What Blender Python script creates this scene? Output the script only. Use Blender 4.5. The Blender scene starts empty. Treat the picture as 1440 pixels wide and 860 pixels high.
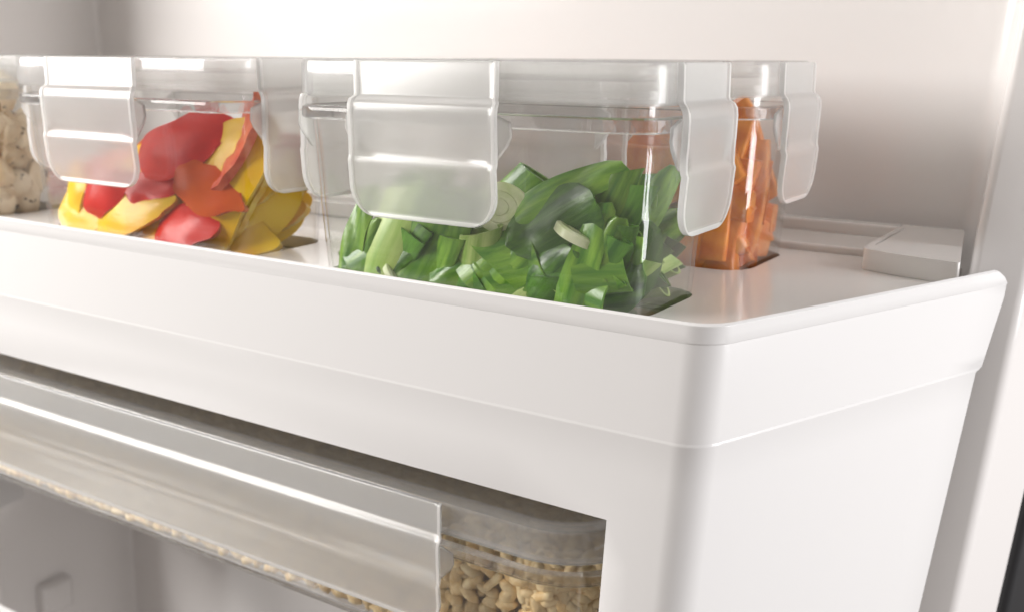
import bpy, bmesh, math, random
import numpy as np
from mathutils import Vector, Matrix, geometry, noise

random.seed(11)
PI = math.pi
scn = bpy.context.scene
COL = scn.collection

# ------------------------------------------------------------------ camera
CAM = Vector((0.1133, -0.2840, 0.0784))
cam_d = bpy.data.cameras.new("camera")
cam = bpy.data.objects.new("camera", cam_d)
COL.objects.link(cam)
right = Vector((0.8383, 0.5452, 0.0068)); up = Vector((-0.1341, 0.1940, 0.9718)); back = Vector((0.5285, -0.8155, 0.2358))
mw = Matrix((right, up, back)).transposed().to_4x4()
mw.translation = CAM
cam.matrix_world = mw
cam_d.sensor_width = 36.0
cam_d.lens = 36.0 * 1448 / 1440
cam_d.clip_start = 0.005
cam_d.clip_end = 50
cam_d.dof.use_dof = True
cam_d.dof.focus_distance = 0.345
cam_d.dof.aperture_fstop = 13
scn.camera = cam

# ------------------------------------------------------------------ studio light
w = bpy.data.worlds.new("World"); scn.world = w; w.use_nodes = True
bg = w.node_tree.nodes['Background']
bg.inputs['Color'].default_value = (0.62, 0.565, 0.53, 1); bg.inputs['Strength'].default_value = 0.46

def softbox(name, loc, target, sx, sy, power, color):
    l = bpy.data.lights.new(name, 'AREA'); l.shape = 'RECTANGLE'; l.size = sx; l.size_y = sy
    l.energy = power; l.color = color
    o = bpy.data.objects.new(name, l); COL.objects.link(o)
    o.location = loc
    o.rotation_euler = (Vector(target) - Vector(loc)).to_track_quat('-Z', 'Y').to_euler()
    return o
softbox("softbox_left", (-1.06, -0.58, 0.38), (-0.30, 0.05, 0.0), 0.7, 0.5, 18.5, (1.0, 0.975, 0.95))
softbox("softbox_low", (-2.15, -0.80, -1.65), (-0.30, 0.02, -0.10), 1.1, 1.0, 5.0, (1.0, 0.975, 0.945))
softbox("softbox_right", (0.85, 0.20, 0.12), (0.0, 0.06, 0.0), 0.32, 0.9, 9.0, (0.985, 0.985, 1.0))
softbox("softbox_top", (-0.90, -0.25, 1.1), (-0.25, 0.05, 0.0), 0.6, 0.4, 2.5, (1.0, 0.97, 0.94))

scn.view_settings.view_transform = 'Standard'; scn.view_settings.look = 'None'
scn.view_settings.exposure = 0.22; scn.view_settings.gamma = 1.0
scn.render.engine = 'CYCLES'
scn.cycles.use_denoising = True
scn.cycles.use_adaptive_sampling = True; scn.cycles.adaptive_threshold = 0.035
scn.cycles.max_bounces = 8; scn.cycles.transparent_max_bounces = 24
scn.cycles.transmission_bounces = 7; scn.cycles.glossy_bounces = 3; scn.cycles.diffuse_bounces = 3
scn.cycles.sample_clamp_indirect = 6.0

# ------------------------------------------------------------------ materials
def newmat(name):
    m = bpy.data.materials.new(name); m.use_nodes = True
    nt = m.node_tree; nt.nodes.clear()
    out = nt.nodes.new('ShaderNodeOutputMaterial')
    return m, nt, out
def N(nt, t, **kw):
    n = nt.nodes.new(t)
    for k, v in kw.items():
        if k in n.inputs: n.inputs[k].default_value = v
        else: setattr(n, k, v)
    return n
def L(nt, a, b): nt.links.new(a, b)
def rgba(c): return (c[0], c[1], c[2], 1.0)

def plastic(name, col, rough=0.25, bump=0.0, bscale=400, coat=0.0):
    m, nt, out = newmat(name)
    p = N(nt, 'ShaderNodeBsdfPrincipled'); p.inputs['Base Color'].default_value = rgba(col)
    p.inputs['Roughness'].default_value = rough
    p.inputs['Coat Weight'].default_value = coat; p.inputs['Coat Roughness'].default_value = 0.16
    tc = N(nt, 'ShaderNodeTexCoord')
    # fine smudges: only a small change of gloss
    nz = N(nt, 'ShaderNodeTexNoise'); nz.inputs['Scale'].default_value = 35; nz.inputs['Detail'].default_value = 5
    L(nt, tc.outputs['Object'], nz.inputs['Vector'])
    mr = N(nt, 'ShaderNodeMapRange'); mr.inputs['From Min'].default_value = 0.3; mr.inputs['From Max'].default_value = 0.7
    mr.inputs['To Min'].default_value = rough * 0.97; mr.inputs['To Max'].default_value = rough * 1.03
    L(nt, nz.outputs['Fac'], mr.inputs['Value'])
    if bump:
        n2 = N(nt, 'ShaderNodeTexNoise'); n2.inputs['Scale'].default_value = bscale
        L(nt, tc.outputs['Object'], n2.inputs['Vector'])
        b = N(nt, 'ShaderNodeBump'); b.inputs['Strength'].default_value = bump; b.inputs['Distance'].default_value = 0.0004
        L(nt, n2.outputs['Fac'], b.inputs['Height']); L(nt, b.outputs[0], p.inputs['Normal'])
    L(nt, p.outputs[0], out.inputs['Surface'])
    return m

def schlick(nt, f0, power=5.0):
    lw = N(nt, 'ShaderNodeLayerWeight'); lw.inputs['Blend'].default_value = 0.5
    pw = N(nt, 'ShaderNodeMath', operation='POWER'); pw.inputs[1].default_value = power
    L(nt, lw.outputs['Facing'], pw.inputs[0])
    ma = N(nt, 'ShaderNodeMath', operation='MULTIPLY_ADD'); ma.inputs[1].default_value = 1 - f0; ma.inputs[2].default_value = f0
    L(nt, pw.outputs[0], ma.inputs[0])
    return ma.outputs[0]

def clear_plastic(name, tint=(0.994, 0.994, 0.992), f0=0.06):
    """thin clear wall: lets light straight through, mirrors by Fresnel"""
    m, nt, out = newmat(name)
    t = N(nt, 'ShaderNodeBsdfTransparent')
    # a slanted path through the wall is longer: a little more of the light is lost
    mc = N(nt, 'ShaderNodeMix', data_type='RGBA'); mc.inputs['A'].default_value = rgba(tint); mc.inputs['B'].default_value = (0.80, 0.80, 0.79, 1)
    L(nt, schlick(nt, 0.0, 3.0), mc.inputs['Factor']); L(nt, mc.outputs['Result'], t.inputs['Color'])
    g = N(nt, 'ShaderNodeBsdfGlossy'); g.inputs['Roughness'].default_value = 0.03; g.inputs['Color'].default_value = (1, 1, 1, 1)
    mx = N(nt, 'ShaderNodeMixShader')
    L(nt, schlick(nt, f0), mx.inputs[0]); L(nt, t.outputs[0], mx.inputs[1]); L(nt, g.outputs[0], mx.inputs[2])
    L(nt, mx.outputs[0], out.inputs['Surface'])
    return m

def glass_rim(name):
    m, nt, out = newmat(name)
    g = N(nt, 'ShaderNodeBsdfGlass'); g.inputs['IOR'].default_value = 1.45; g.inputs['Roughness'].default_value = 0.02
    g.inputs['Color'].default_value = (0.97, 0.97, 0.97, 1)
    t = N(nt, 'ShaderNodeBsdfTransparent'); t.inputs['Color'].default_value = (0.96, 0.96, 0.96, 1)
    mx = N(nt, 'ShaderNodeMixShader'); mx.inputs[0].default_value = 0.35
    L(nt, g.outputs[0], mx.inputs[1]); L(nt, t.outputs[0], mx.inputs[2])
    L(nt, mx.outputs[0], out.inputs['Surface'])
    return m

def frosted(name, milk, rough, clear, ior=1.25, col=(0.97, 0.965, 0.955), gloss_rough=0.18):
    """milky polypropylene: part scattering, part blurred see-through"""
    m, nt, out = newmat(name)
    d = N(nt, 'ShaderNodeBsdfDiffuse'); d.inputs['Color'].default_value = rgba(col)
    tr = N(nt, 'ShaderNodeBsdfTranslucent'); tr.inputs['Color'].default_value = rgba(col)
    m1 = N(nt, 'ShaderNodeMixShader'); m1.inputs[0].default_value = 0.5
    L(nt, d.outputs[0], m1.inputs[1]); L(nt, tr.outputs[0], m1.inputs[2])
    rf = N(nt, 'ShaderNodeBsdfRefraction'); rf.inputs['IOR'].default_value = ior; rf.inputs['Roughness'].default_value = rough
    rf.inputs['Color'].default_value = (0.98, 0.98, 0.975, 1)
    tp = N(nt, 'ShaderNodeBsdfTransparent'); tp.inputs['Color'].default_value = (0.98, 0.98, 0.975, 1)
    m2 = N(nt, 'ShaderNodeMixShader'); m2.inputs[0].default_value = clear
    L(nt, rf.outputs[0], m2.inputs[1]); L(nt, tp.outputs[0], m2.inputs[2])
    m3 = N(nt, 'ShaderNodeMixShader'); m3.inputs[0].default_value = milk
    L(nt, m2.outputs[0], m3.inputs[1]); L(nt, m1.outputs[0], m3.inputs[2])
    g = N(nt, 'ShaderNodeBsdfGlossy'); g.inputs['Roughness'].default_value = gloss_rough
    m4 = N(nt, 'ShaderNodeMixShader')
    L(nt, schlick(nt, 0.04), m4.inputs[0]); L(nt, m3.outputs[0], m4.inputs[1]); L(nt, g.outputs[0], m4.inputs[2])
    L(nt, m4.outputs[0], out.inputs['Surface'])
    return m

def food(name, c1, c2, scale=60,  rough=0.35, sss=0.1, bump=0.3, bscale=250, stretch=(1, 1, 1), speck=None, coat=0.0, rand=0.0, contrast=(0.35, 0.65), bdist=0.0006, spec=0.5):
    m, nt, out = newmat(name)
    p = N(nt, 'ShaderNodeBsdfPrincipled')
    tc = N(nt, 'ShaderNodeTexCoord'); mp = N(nt, 'ShaderNodeMapping'); mp.inputs['Scale'].default_value = stretch
    oi = N(nt, 'ShaderNodeObjectInfo')
    ad = N(nt, 'ShaderNodeVectorMath', operation='ADD')
    L(nt, tc.outputs['Object'], ad.inputs[0])
    L(nt, oi.outputs['Random'], ad.inputs[1])
    L(nt, ad.outputs[0], mp.inputs['Vector'])
    nz = N(nt, 'ShaderNodeTexNoise'); nz.inputs['Scale'].default_value = scale; nz.inputs['Detail'].default_value = 6
    L(nt, mp.outputs[0], nz.inputs['Vector'])
    cr = N(nt, 'ShaderNodeValToRGB')
    cr.color_ramp.elements[0].position = contrast[0]; cr.color_ramp.elements[0].color = rgba(c1)
    cr.color_ramp.elements[1].position = contrast[1]; cr.color_ramp.elements[1].color = rgba(c2)
    L(nt, nz.outputs['Fac'], cr.inputs[0])
    col = cr.outputs[0]
    if rand:
        hs = N(nt, 'ShaderNodeHueSaturation')
        mr = N(nt, 'ShaderNodeMapRange'); mr.inputs['To Min'].default_value = 1 - rand; mr.inputs['To Max'].default_value = 1 + rand
        L(nt, oi.outputs['Random'], mr.inputs['Value']); L(nt, mr.outputs[0], hs.inputs['Value'])
        L(nt, col, hs.inputs['Color']); col = hs.outputs[0]
    if speck:
        n3 = N(nt, 'ShaderNodeTexNoise'); n3.inputs['Scale'].default_value = speck[1]; n3.inputs['Detail'].default_value = 2
        L(nt, ad.outputs[0], n3.inputs['Vector'])
        st = N(nt, 'ShaderNodeMapRange'); st.inputs['From Min'].default_value = speck[2]; st.inputs['From Max'].default_value = speck[2] + 0.04
        L(nt, n3.outputs['Fac'], st.inputs['Value'])
        mx = N(nt, 'ShaderNodeMix', data_type='RGBA')
        L(nt, st.outputs[0], mx.inputs['Factor']); L(nt, col, mx.inputs['A']); mx.inputs['B'].default_value = rgba(speck[0])
        col = mx.outputs['Result']
    L(nt, col, p.inputs['Base Color'])
    p.inputs['Roughness'].default_value = rough
    p.inputs['Specular IOR Level'].default_value = spec
    p.inputs['Subsurface Weight'].default_value = 0.0
    p.inputs['Subsurface Radius'].default_value = (0.004, 0.0025, 0.0012)
    p.inputs['Subsurface Scale'].default_value = 1.0
    p.inputs['Coat Weight'].default_value = coat; p.inputs['Coat Roughness'].default_value = 0.12
    n2 = N(nt, 'ShaderNodeTexNoise'); n2.inputs['Scale'].default_value = bscale; n2.inputs['Detail'].default_value = 4
    L(nt, mp.outputs[0], n2.inputs['Vector'])
    b = N(nt, 'ShaderNodeBump'); b.inputs['Strength'].default_value = bump; b.inputs['Distance'].default_value = bdist
    L(nt, n2.outputs['Fac'], b.inputs['Height']); L(nt, b.outputs[0], p.inputs['Normal'])
    L(nt, p.outputs[0], out.inputs['Surface'])
    return m

M = {}
M['bin'] = plastic("glossy white bin plastic", (0.745, 0.735, 0.73), 0.24, coat=0.2)
M['panel'] = plastic("white tray panel plastic", (0.76, 0.74, 0.72), 0.13, coat=0.2)
M['liner'] = plastic("white door liner plastic", (0.725, 0.70, 0.685), 0.15, bump=0.03, bscale=90)
M['dark_gap_strip'] = plastic("gap darkness black", (0.012, 0.012, 0.014), 0.5)  # near-black colour stands in for the darkness past the door
M['clear'] = clear_plastic("clear tub plastic")
M['rim'] = glass_rim("clear thick rim plastic")
M['lid'] = frosted("milky lid plastic", 0.21, 0.08, 0.7, 1.2, col=(0.98, 0.98, 0.975), gloss_rough=0.15)
M['clip'] = frosted("frosted clip plastic", 0.36, 0.27, 0.18, 1.3)
M['clip_edge'] = frosted("thick clip edge plastic", 0.62, 0.25, 0.2, 1.3, col=(0.985, 0.98, 0.97))
M['seal'] = frosted("clear silicone seal", 0.25, 0.2, 0.3, 1.2)
M['red_skin'] = food("red pepper skin", (0.56, 0.008, 0.006), (0.74, 0.022, 0.010), 50, 0.28, 0.15, 0.08, 120, coat=0.03, spec=0.2)
M['red_flesh'] = food("red pepper flesh", (0.60, 0.07, 0.03), (0.78, 0.20, 0.09), 140, 0.32, 0.25, 0.5, 350, coat=0.03, spec=0.2)
M['orange_skin'] = food("orange red pepper skin", (0.62, 0.07, 0.008), (0.74, 0.13, 0.012), 50, 0.22, 0.2, 0.08, 120, coat=0.03, spec=0.2)
M['yellow_skin'] = food("yellow pepper skin", (0.84, 0.45, 0.006), (0.92, 0.64, 0.02), 45, 0.28, 0.2, 0.08, 120, coat=0.03, spec=0.2)
M['yellow_flesh'] = food("yellow pepper flesh", (0.80, 0.50, 0.05), (0.90, 0.72, 0.20), 110, 0.35, 0.3, 0.5, 300, coat=0.03, spec=0.2)
M['amber_skin'] = food("amber pepper skin", (0.80, 0.34, 0.006), (0.90, 0.52, 0.012), 40, 0.3, 0.2, 0.08, 120, coat=0.03, spec=0.2)
M['green_dark'] = food("dark green onion leaf", (0.022, 0.10, 0.006), (0.10, 0.26, 0.02), 330, 0.30, 0.05, 0.35, 600, (1, 1, 0.06), coat=0.12, rand=0.22)
M['green_mid'] = food("green onion leaf", (0.055, 0.19, 0.010), (0.22, 0.41, 0.04), 330, 0.30, 0.08, 0.35, 600, (1, 1, 0.06), coat=0.12, rand=0.22)
M['green_pale'] = food("pale green onion stem", (0.26, 0.44, 0.07), (0.56, 0.68, 0.24), 330, 0.38, 0.15, 0.3, 600, (1, 1, 0.06), coat=0.1, rand=0.1)
M['onion_white'] = food("white green onion slice", (0.55, 0.66, 0.28), (0.80, 0.84, 0.58), 120, 0.3, 0.25, 0.3, 300)
M['carrot'] = food("cut carrot", (0.72, 0.18, 0.014), (0.88, 0.33, 0.04), 110, 0.33, 0.2, 0.5, 320, coat=0.15, rand=0.1)
M['chicken'] = food("cooked chicken", (0.68, 0.52, 0.33), (0.86, 0.75, 0.57), 70, 0.5, 0.2, 0.6, 220, speck=((0.10, 0.055, 0.018), 170, 0.64), rand=0.1)
M['chicken_brown'] = food("browned chicken", (0.30, 0.15, 0.05), (0.62, 0.45, 0.25), 60, 0.5, 0.15, 0.6, 220, speck=((0.06, 0.035, 0.012), 170, 0.60), rand=0.1)
M['grain'] = food("toasted puffed grain", (0.70, 0.48, 0.21), (0.90, 0.74, 0.44), 160, 0.42, 0.2, 0.5, 500, rand=0.2)
M['slit'] = plastic("dark seam", (0.06, 0.045, 0.04), 0.6)

# ------------------------------------------------------------------ helpers
def link(name, me, mats, parent=None, smooth=35):
    if not isinstance(mats, (list, tuple)): mats = [mats]
    if len(me.materials) == 0:
        for m in mats: me.materials.append(m)
    if smooth:
        me.polygons.foreach_set('use_smooth', [True] * len(me.polygons))
        if smooth < 180: me.set_sharp_from_angle(angle=math.radians(smooth))
    o = bpy.data.objects.new(name, me); COL.objects.link(o)
    if parent: o.parent = parent
    return o
def mesh_of(name, vs, fs, mi=None, fixn=True):
    me = bpy.data.meshes.new(name); me.from_pydata([tuple(v) for v in vs], [], fs)
    if mi: me.polygons.foreach_set('material_index', mi)
    if fixn:
        bm = bmesh.new(); bm.from_mesh(me); bmesh.ops.recalc_face_normals(bm, faces=bm.faces); bm.to_mesh(me); bm.free()
    me.update()
    return me
def tag(o, label, cat, group=None):
    o['label'] = label; o['category'] = cat
    if group: o['group'] = group
    return o
def empty(name, loc, rz=0.0):
    o = bpy.data.objects.new(name, None); o.empty_display_size = 0.01
    COL.objects.link(o); o.location = loc; o.rotation_euler = (0, 0, rz)
    return o
def rr(hx, hy, r, n=8):
    """rounded rectangle, counter-clockwise"""
    r = max(0.0004, min(r, hx, hy)); pts = []
    for cx, cy, a0 in ((hx - r, hy - r, 0), (-hx + r, hy - r, 90), (-hx + r, -hy + r, 180), (hx - r, -hy + r, 270)):
        for i in range(n + 1):
            a = math.radians(a0 + 90 * i / n); pts.append((cx + r * math.cos(a), cy + r * math.sin(a)))
    return pts
def loft(name, rings, closed_profile=False, cap0=False, cap1=False):
    """rings = list of (list of xy, z)"""
    n = len(rings[0][0]); vs = []; fs = []
    for pts, z in rings: vs += [(x, y, z) for x, y in pts]
    m = len(rings)
    for i in range(m if closed_profile else m - 1):
        a = i * n; b = ((i + 1) % m) * n
        for j in range(n):
            k = (j + 1) % n; fs.append((a + j, a + k, b + k, b + j))
    if cap0: fs.append(tuple(range(n - 1, -1, -1)))
    if cap1: fs.append(tuple((m - 1) * n + j for j in range(n)))
    return mesh_of(name, vs, fs)
def slab(name, loops, z0, z1):
    """flat plate with holes between z0 and z1; loops[0] is the outline"""
    tl = [[Vector((x, y, 0)) for x, y in lp] for lp in loops]
    tris = geometry.tessellate_polygon(tl)
    flat = [p for lp in loops for p in lp]; n = len(flat)
    vs = [(x, y, z1) for x, y in flat] + [(x, y, z0) for x, y in flat]
    fs = [tuple(t) for t in tris] + [tuple(i + n for i in reversed(t)) for t in tris]
    o = 0
    for lp in loops:
        k = len(lp)
        for i in range(k):
            j = (i + 1) % k; fs.append((o + i, o + j, o + j + n, o + i + n))
        o += k
    return mesh_of(name, vs, fs)
def fillet(poly, radii, closed=True, n=8):
    out = []; m = len(poly)
    for i in range(m):
        r = radii[i]
        if r <= 0 or (not closed and i in (0, m - 1)): out.append(poly[i]); continue
        p = Vector(poly[i]); a = (Vector(poly[i - 1]) - p); b = (Vector(poly[(i + 1) % m]) - p)
        la, lb = a.length, b.length; a.normalize(); b.normalize()
        ang = a.angle(b); t = min(r / math.tan(ang / 2), la * 0.48, lb * 0.48); r = t * math.tan(ang / 2)
        c = p + (a + b).normalized() * (r / math.sin(ang / 2))
        s = p + a * t - c; e = p + b * t - c
        tot = s.angle(e); sg = 1 if s.x * e.y - s.y * e.x > 0 else -1
        for k in range(n + 1):
            q = sg * tot * k / n
            out.append((c.x + s.x * math.cos(q) - s.y * math.sin(q), c.y + s.x * math.sin(q) + s.y * math.cos(q)))
    return out
def bevel(o, wd, seg=2, ang=40):
    b = o.modifiers.new("bevel", 'BEVEL'); b.width = wd; b.segments = seg; b.limit_method = 'ANGLE'; b.angle_limit = math.radians(ang)
    b.harden_normals = False
    return o

# ------------------------------------------------------------------ the door: liner, peg, dark gap strip
A0 = Vector((0.0032, 0.0049)); D = Vector((0.3756, 0.9268)); NN = Vector((0.9268, -0.3756))
def side(al, off): p = A0 + D * al + NN * off; return (p.x, p.y)
LEAN = (0.080, -0.034)
def extrude_profile(name, prof, z0, z1, steps=12, closed=False):
    vs = []; fs = []; n = len(prof)
    for i in range(steps + 1):
        z = z0 + (z1 - z0) * i / steps
        vs += [(x + LEAN[0] * z, y + LEAN[1] * z, z) for x, y in prof]
    for i in range(steps):
        for j in range(n if closed else n - 1):
            k = (j + 1) % n; fs.append((i * n + j, i * n + k, (i + 1) * n + k, (i + 1) * n + j))
    return mesh_of(name, vs, fs, fixn=False)
prof = [(-0.70, 0.104), (-0.597, 0.100), (-0.597, 0.225), (0.040, 0.225), (0.0457, 0.165), (0.0673, 0.1704), (0.081, 0.211), (0.078, 0.225), (0.02, 0.255), (-0.70, 0.255)]
prof = fillet(prof, [0, 0.008, 0.004, 0.012, 0.0035, 0.006, 0.004, 0, 0, 0], closed=True, n=8)
liner = link('door_liner', extrude_profile('door_liner', prof, -0.75, 0.45, closed=True), M['liner'])
liner['kind'] = 'structure'
gp = fillet([(0.0820, 0.2145), (0.098, 0.250), (0.085, 0.270), (0.072, 0.240)], [0.004, 0.004, 0, 0], True, 5)  # added black strip, standing in for the dark gap beyond the liner's edge
link('dark_gap_strip', extrude_profile('dark_gap_strip', gp, -0.75, 0.45, closed=True), M['dark_gap_strip'], liner)
# shelf peg on the left inner face
pz = -0.356
pm = loft('peg', [(rr(0.0145, 0.0145, 0.004, 4), 0.0), (rr(0.0142, 0.0142, 0.004, 4), 0.006), (rr(0.0125, 0.0125, 0.003, 4), 0.0085), (rr(0.010, 0.010, 0.002, 4), 0.009)], cap0=True, cap1=True)
pg = link('peg', pm, M['liner'], liner, 50)
pg.location = (-0.597 + LEAN[0] * pz - 0.0005, 0.158, pz); pg.scale = (0.95, 0.95, 1.3); pg.rotation_euler = (0, math.radians(90), 0)

# ------------------------------------------------------------------ the bin
bin_ = empty('door_bin', (-0.25, 0.10, -0.255))
tag(bin_, "glossy white fridge door bin with window cut in its front", "door bin")
def to_bin(o):
    o.parent = bin_; o.matrix_parent_inverse = Matrix.Translation(-Vector(bin_.location)); return o
def interp(tab, z):
    for (z0, v0), (z1, v1) in zip(tab, tab[1:]):
        if z0 >= z >= z1: return v0 + (v1 - v0) * (z0 - z) / (z0 - z1)
    return tab[-1][1]
OFF = [(0, -0.0004), (-0.0008, 0.0005), (-0.0064, 0.0002), (-0.0070, -0.0001), (-0.012, 0.0), (-0.0403, 0.0), (-0.0408, 0.00016), (-0.0414, 0.00016), (-0.0419, 0.0), (-0.3, 0.0)]
REAR = [(0, 0.1469), (-0.002, 0.152), (-0.006, 0.1572), (-0.012, 0.1572), (-0.0400, 0.1513), (-0.0415, 0.1478), (-0.15, 0.1417), (-0.3, 0.135)]
HOLE_TOP, HOLE_BOT, HOLE_L = -0.0732, -0.235, -0.53
zs = [0, -0.0008, -0.0035, -0.0064, -0.0070, -0.012, -0.024, -0.0345, -0.0400, -0.0403, -0.0408, -0.0414, -0.0419, -0.055, HOLE_TOP, -0.09, -0.11, -0.13, -0.15, -0.18, -0.21, HOLE_BOT, -0.255]
RC = 0.0135
rows = []
for z in zs:
    o = interp(OFF, z); yf = -0.034 * z - o
    off = 0.087 * z + o
    row = []
    # left flank (out of view) and left corner
    xl = -0.590 - 0.02 * z - o
    row += [(xl - 0.02, 0.13), (xl - 0.008, 0.06)]
    for i in range(7):
        t = i / 6 * PI / 2; row.append((xl + 0.012 * (1 - math.cos(t)), yf + 0.012 * (1 - math.sin(t))))
    hr = -0.0338 + 0.074 * (z - HOLE_TOP)
    # intersection of front line and side line
    s = (yf - (A0.y + NN.y * off)) / D.y; cxn = A0.x + NN.x * off + D.x * s
    corner = Vector((cxn, yf)); ang = math.acos(max(-1, min(1, -D.x)))       # between -x and D
    t = RC / math.tan(ang / 2)
    x_end = cxn - t
    for q in (HOLE_L, -0.48, -0.42, -0.36, -0.30, -0.24, -0.18, -0.12, -0.075): row.append((q, yf))
    row.append((hr, yf)); row.append(((hr + x_end) / 2, yf))
    c = Vector((cxn - t, yf + RC)); a_end = math.atan2(NN.y, NN.x)
    for i in range(17):
        a = -PI / 2 + (a_end + PI / 2) * i / 16; row.append((c.x + RC * math.cos(a), c.y + RC * math.sin(a)))
    s0 = (Vector(row[-1]) - A0).dot(D); s1 = interp(REAR, z)
    for i in range(1, 7):
        p = A0 + D * (s0 + (s1 - s0) * i / 6) + NN * off; row.append((p.x, p.y))
    rows.append(row)
n = len(rows[0]); vs = [(x, y, z) for row, z in zip(rows, zs) for x, y in row]; fs = []
jl = 9; jr = 18                                                        # window columns
for i in range(len(zs) - 1):
    for j in range(n - 1):
        if jl <= j < jr and HOLE_TOP >= zs[i] > HOLE_BOT: continue
        fs.append((i * n + j, (i + 1) * n + j, (i + 1) * n + j + 1, i * n + j + 1))
me = mesh_of('shell', vs, fs, fixn=False)
sh = link('shell', me, M['bin'], None, 24); to_bin(sh)
so = sh.modifiers.new("thick", 'SOLIDIFY'); so.thickness = 0.0024; so.offset = -1
bevel(sh, 0.0005, 2, 50)

def side_in(y, off):                                                     # point on the flank line at depth y
    s = (y - A0.y - NN.y * off) / D.y; return (A0.x + NN.x * off + D.x * s, y)
IN = -0.0052
GX, GY, SX, SY = -0.099, 0.0365, 0.184, 0.0945
FLOOR_Z = -0.0132
def floor_outline(front, off, backy, xl): 
    return fillet([(xl, front), side_in(front, off), side_in(0.13, off), (0.036, backy), (xl, backy)], [0, 0.011, 0, 0, 0], True, 8)
to_bin(link('tray_floor', slab('tray_floor', [floor_outline(0.0052, IN - 0.0008, 0.208, -0.578)], FLOOR_Z - 0.003, FLOOR_Z), M['panel']))
holes = []
for cxi in range(3):
    for cyi in range(2):
        holes.append([(GX - SX * cxi - (0.006 if cxi == 2 else 0) + x, GY + SY * cyi + y) for x, y in rr(0.0706, 0.0273, 0.013, 8)][::-1])
pan = to_bin(link('tray_panel', slab('tray_panel', [floor_outline(0.0040, IN, 0.1665, -0.578)] + holes, FLOOR_Z + 0.0004, -0.0050), M['panel']))
bevel(pan, 0.0006, 2, 50)
led = to_bin(link('back_ledge', slab('back_ledge', [[(-0.578, 0.167), (0.0080, 0.167), (0.0080, 0.2025), (-0.578, 0.2025)]], FLOOR_Z + 0.0004, -0.0018), M['panel']))
bevel(led, 0.001, 3, 50)
rim_b = to_bin(link('back_rim', slab('back_rim', [[(-0.578, 0.203), (0.0080, 0.203), (0.0080, 0.2115), (-0.578, 0.2115)]], FLOOR_Z + 0.0004, 0.0036), M['panel']))
bevel(rim_b, 0.001, 3, 50)
blk = fillet([(0.0082, 0.1385), (0.0255, 0.1325), (0.0475, 0.1285), (0.0345, 0.2115), (0.0084, 0.2115), (0.0082, 0.167)], [0.006, 0, 0.001, 0.001, 0, 0], True, 6)
slit = [(0.0108, 0.1495), (0.0114, 0.1495), (0.0114, 0.2000), (0.0108, 0.2000)][::-1]
cb = to_bin(link('corner_block', slab('corner_block', [blk, slit], -0.0049, 0.0036), M['panel']))
bevel(cb, 0.0009, 3, 50)

# ------------------------------------------------------------------ lidded containers
def clip_mesh(name, hw, top, zl, bot, rb=0.011, t=0.0014):
    """hinged clip; local x across, -y outward, z up; zl = z where the lid ends"""
    h = zl - bot
    prof = [(top, 0.0), (top - 0.0006, -0.0004), (zl + 0.0012, -0.0006), (zl + 0.0002, -0.0009), (zl - 0.0008, -0.0022), (zl - 0.0025, -0.0031),
            (zl - 0.0050, -0.0034), (zl - 0.30 * h, -0.0032), (zl - 0.37 * h, -0.0029), (zl - 0.41 * h, -0.0026), (zl - 0.45 * h, -0.0025), (zl - 0.48 * h, -0.0027), (zl - 0.50 * h, -0.0031),
            (zl - 0.53 * h, -0.0036), (zl - 0.58 * h, -0.0034), (zl - 0.68 * h, -0.0031)]
    m0 = 9
    for i in range(m0 + 1):
        a = PI / 2 * i / m0; prof.append((bot + rb * (1 - math.sin(a)), -0.0029 + 0.0008 * math.sin(a)))
    de = [1 - q / hw for q in (0.0, 0.0004, 0.0014, 0.0019, 0.0034, 0.0040)]; cols = [-q for q in de] + [-0.6, -0.2, 0.2, 0.6] + de[::-1]
    F = []; B = []
    for i, (z, y) in enumerate(prof):
        wz = hw if z > zl else hw + 0.0012
        if z < bot + rb: wz = wz - rb + math.sqrt(max(0.0, rb * rb - (bot + rb - z) ** 2))
        f = []; b = []
        for c in cols:
            x = c * wz; d = min(abs(1 - abs(c)) * hw, 1)
            e = max(0.0, z - bot)
            rim = 0.0007 if (d < 0.0014 or e < 0.0012) else 0.0
            dish = 0.0
            yy = y
            if (1 - abs(c)) * hw < 0.0037 and zl - 0.56 * h < z < zl - 0.34 * h: yy = min(y, -0.0030)    # cheeks beside the groove
            f.append((x, yy - rim, z)); b.append((x * 0.995, yy + t, z))
        F.append(f); B.append(b)
    nc = len(cols); nr = len(prof); vs = [p for r in F for p in r] + [p for r in B for p in r]; o = nc * nr; fs = []
    for i in range(nr - 1):
        for j in range(nc - 1):
            a = i * nc + j; fs.append((a, a + nc, a + nc + 1, a + 1)); fs.append((o + a, o + a + 1, o + a + nc + 1, o + a + nc))
        a = i * nc; fs.append((a, o + a, o + a + nc, a + nc)); b = a + nc - 1; fs.append((b, b + nc, o + b + nc, o + b))
    for j in range(nc - 1):
        fs.append((j, j + 1, o + j + 1, o + j)); a = (nr - 1) * nc + j; fs.append((a, o + a, o + a + 1, a + 1))
    mi = []
    for f in fs:
        js = [(i % (nc * nr)) % nc for i in f]; is_ = [(i % (nc * nr)) // nc for i in f]
        mi.append(1 if (max(js) <= 2 or min(js) >= nc - 3 or min(is_) >= nr - 4) else 0)
    return mesh_of(name, vs, fs, mi)
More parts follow.
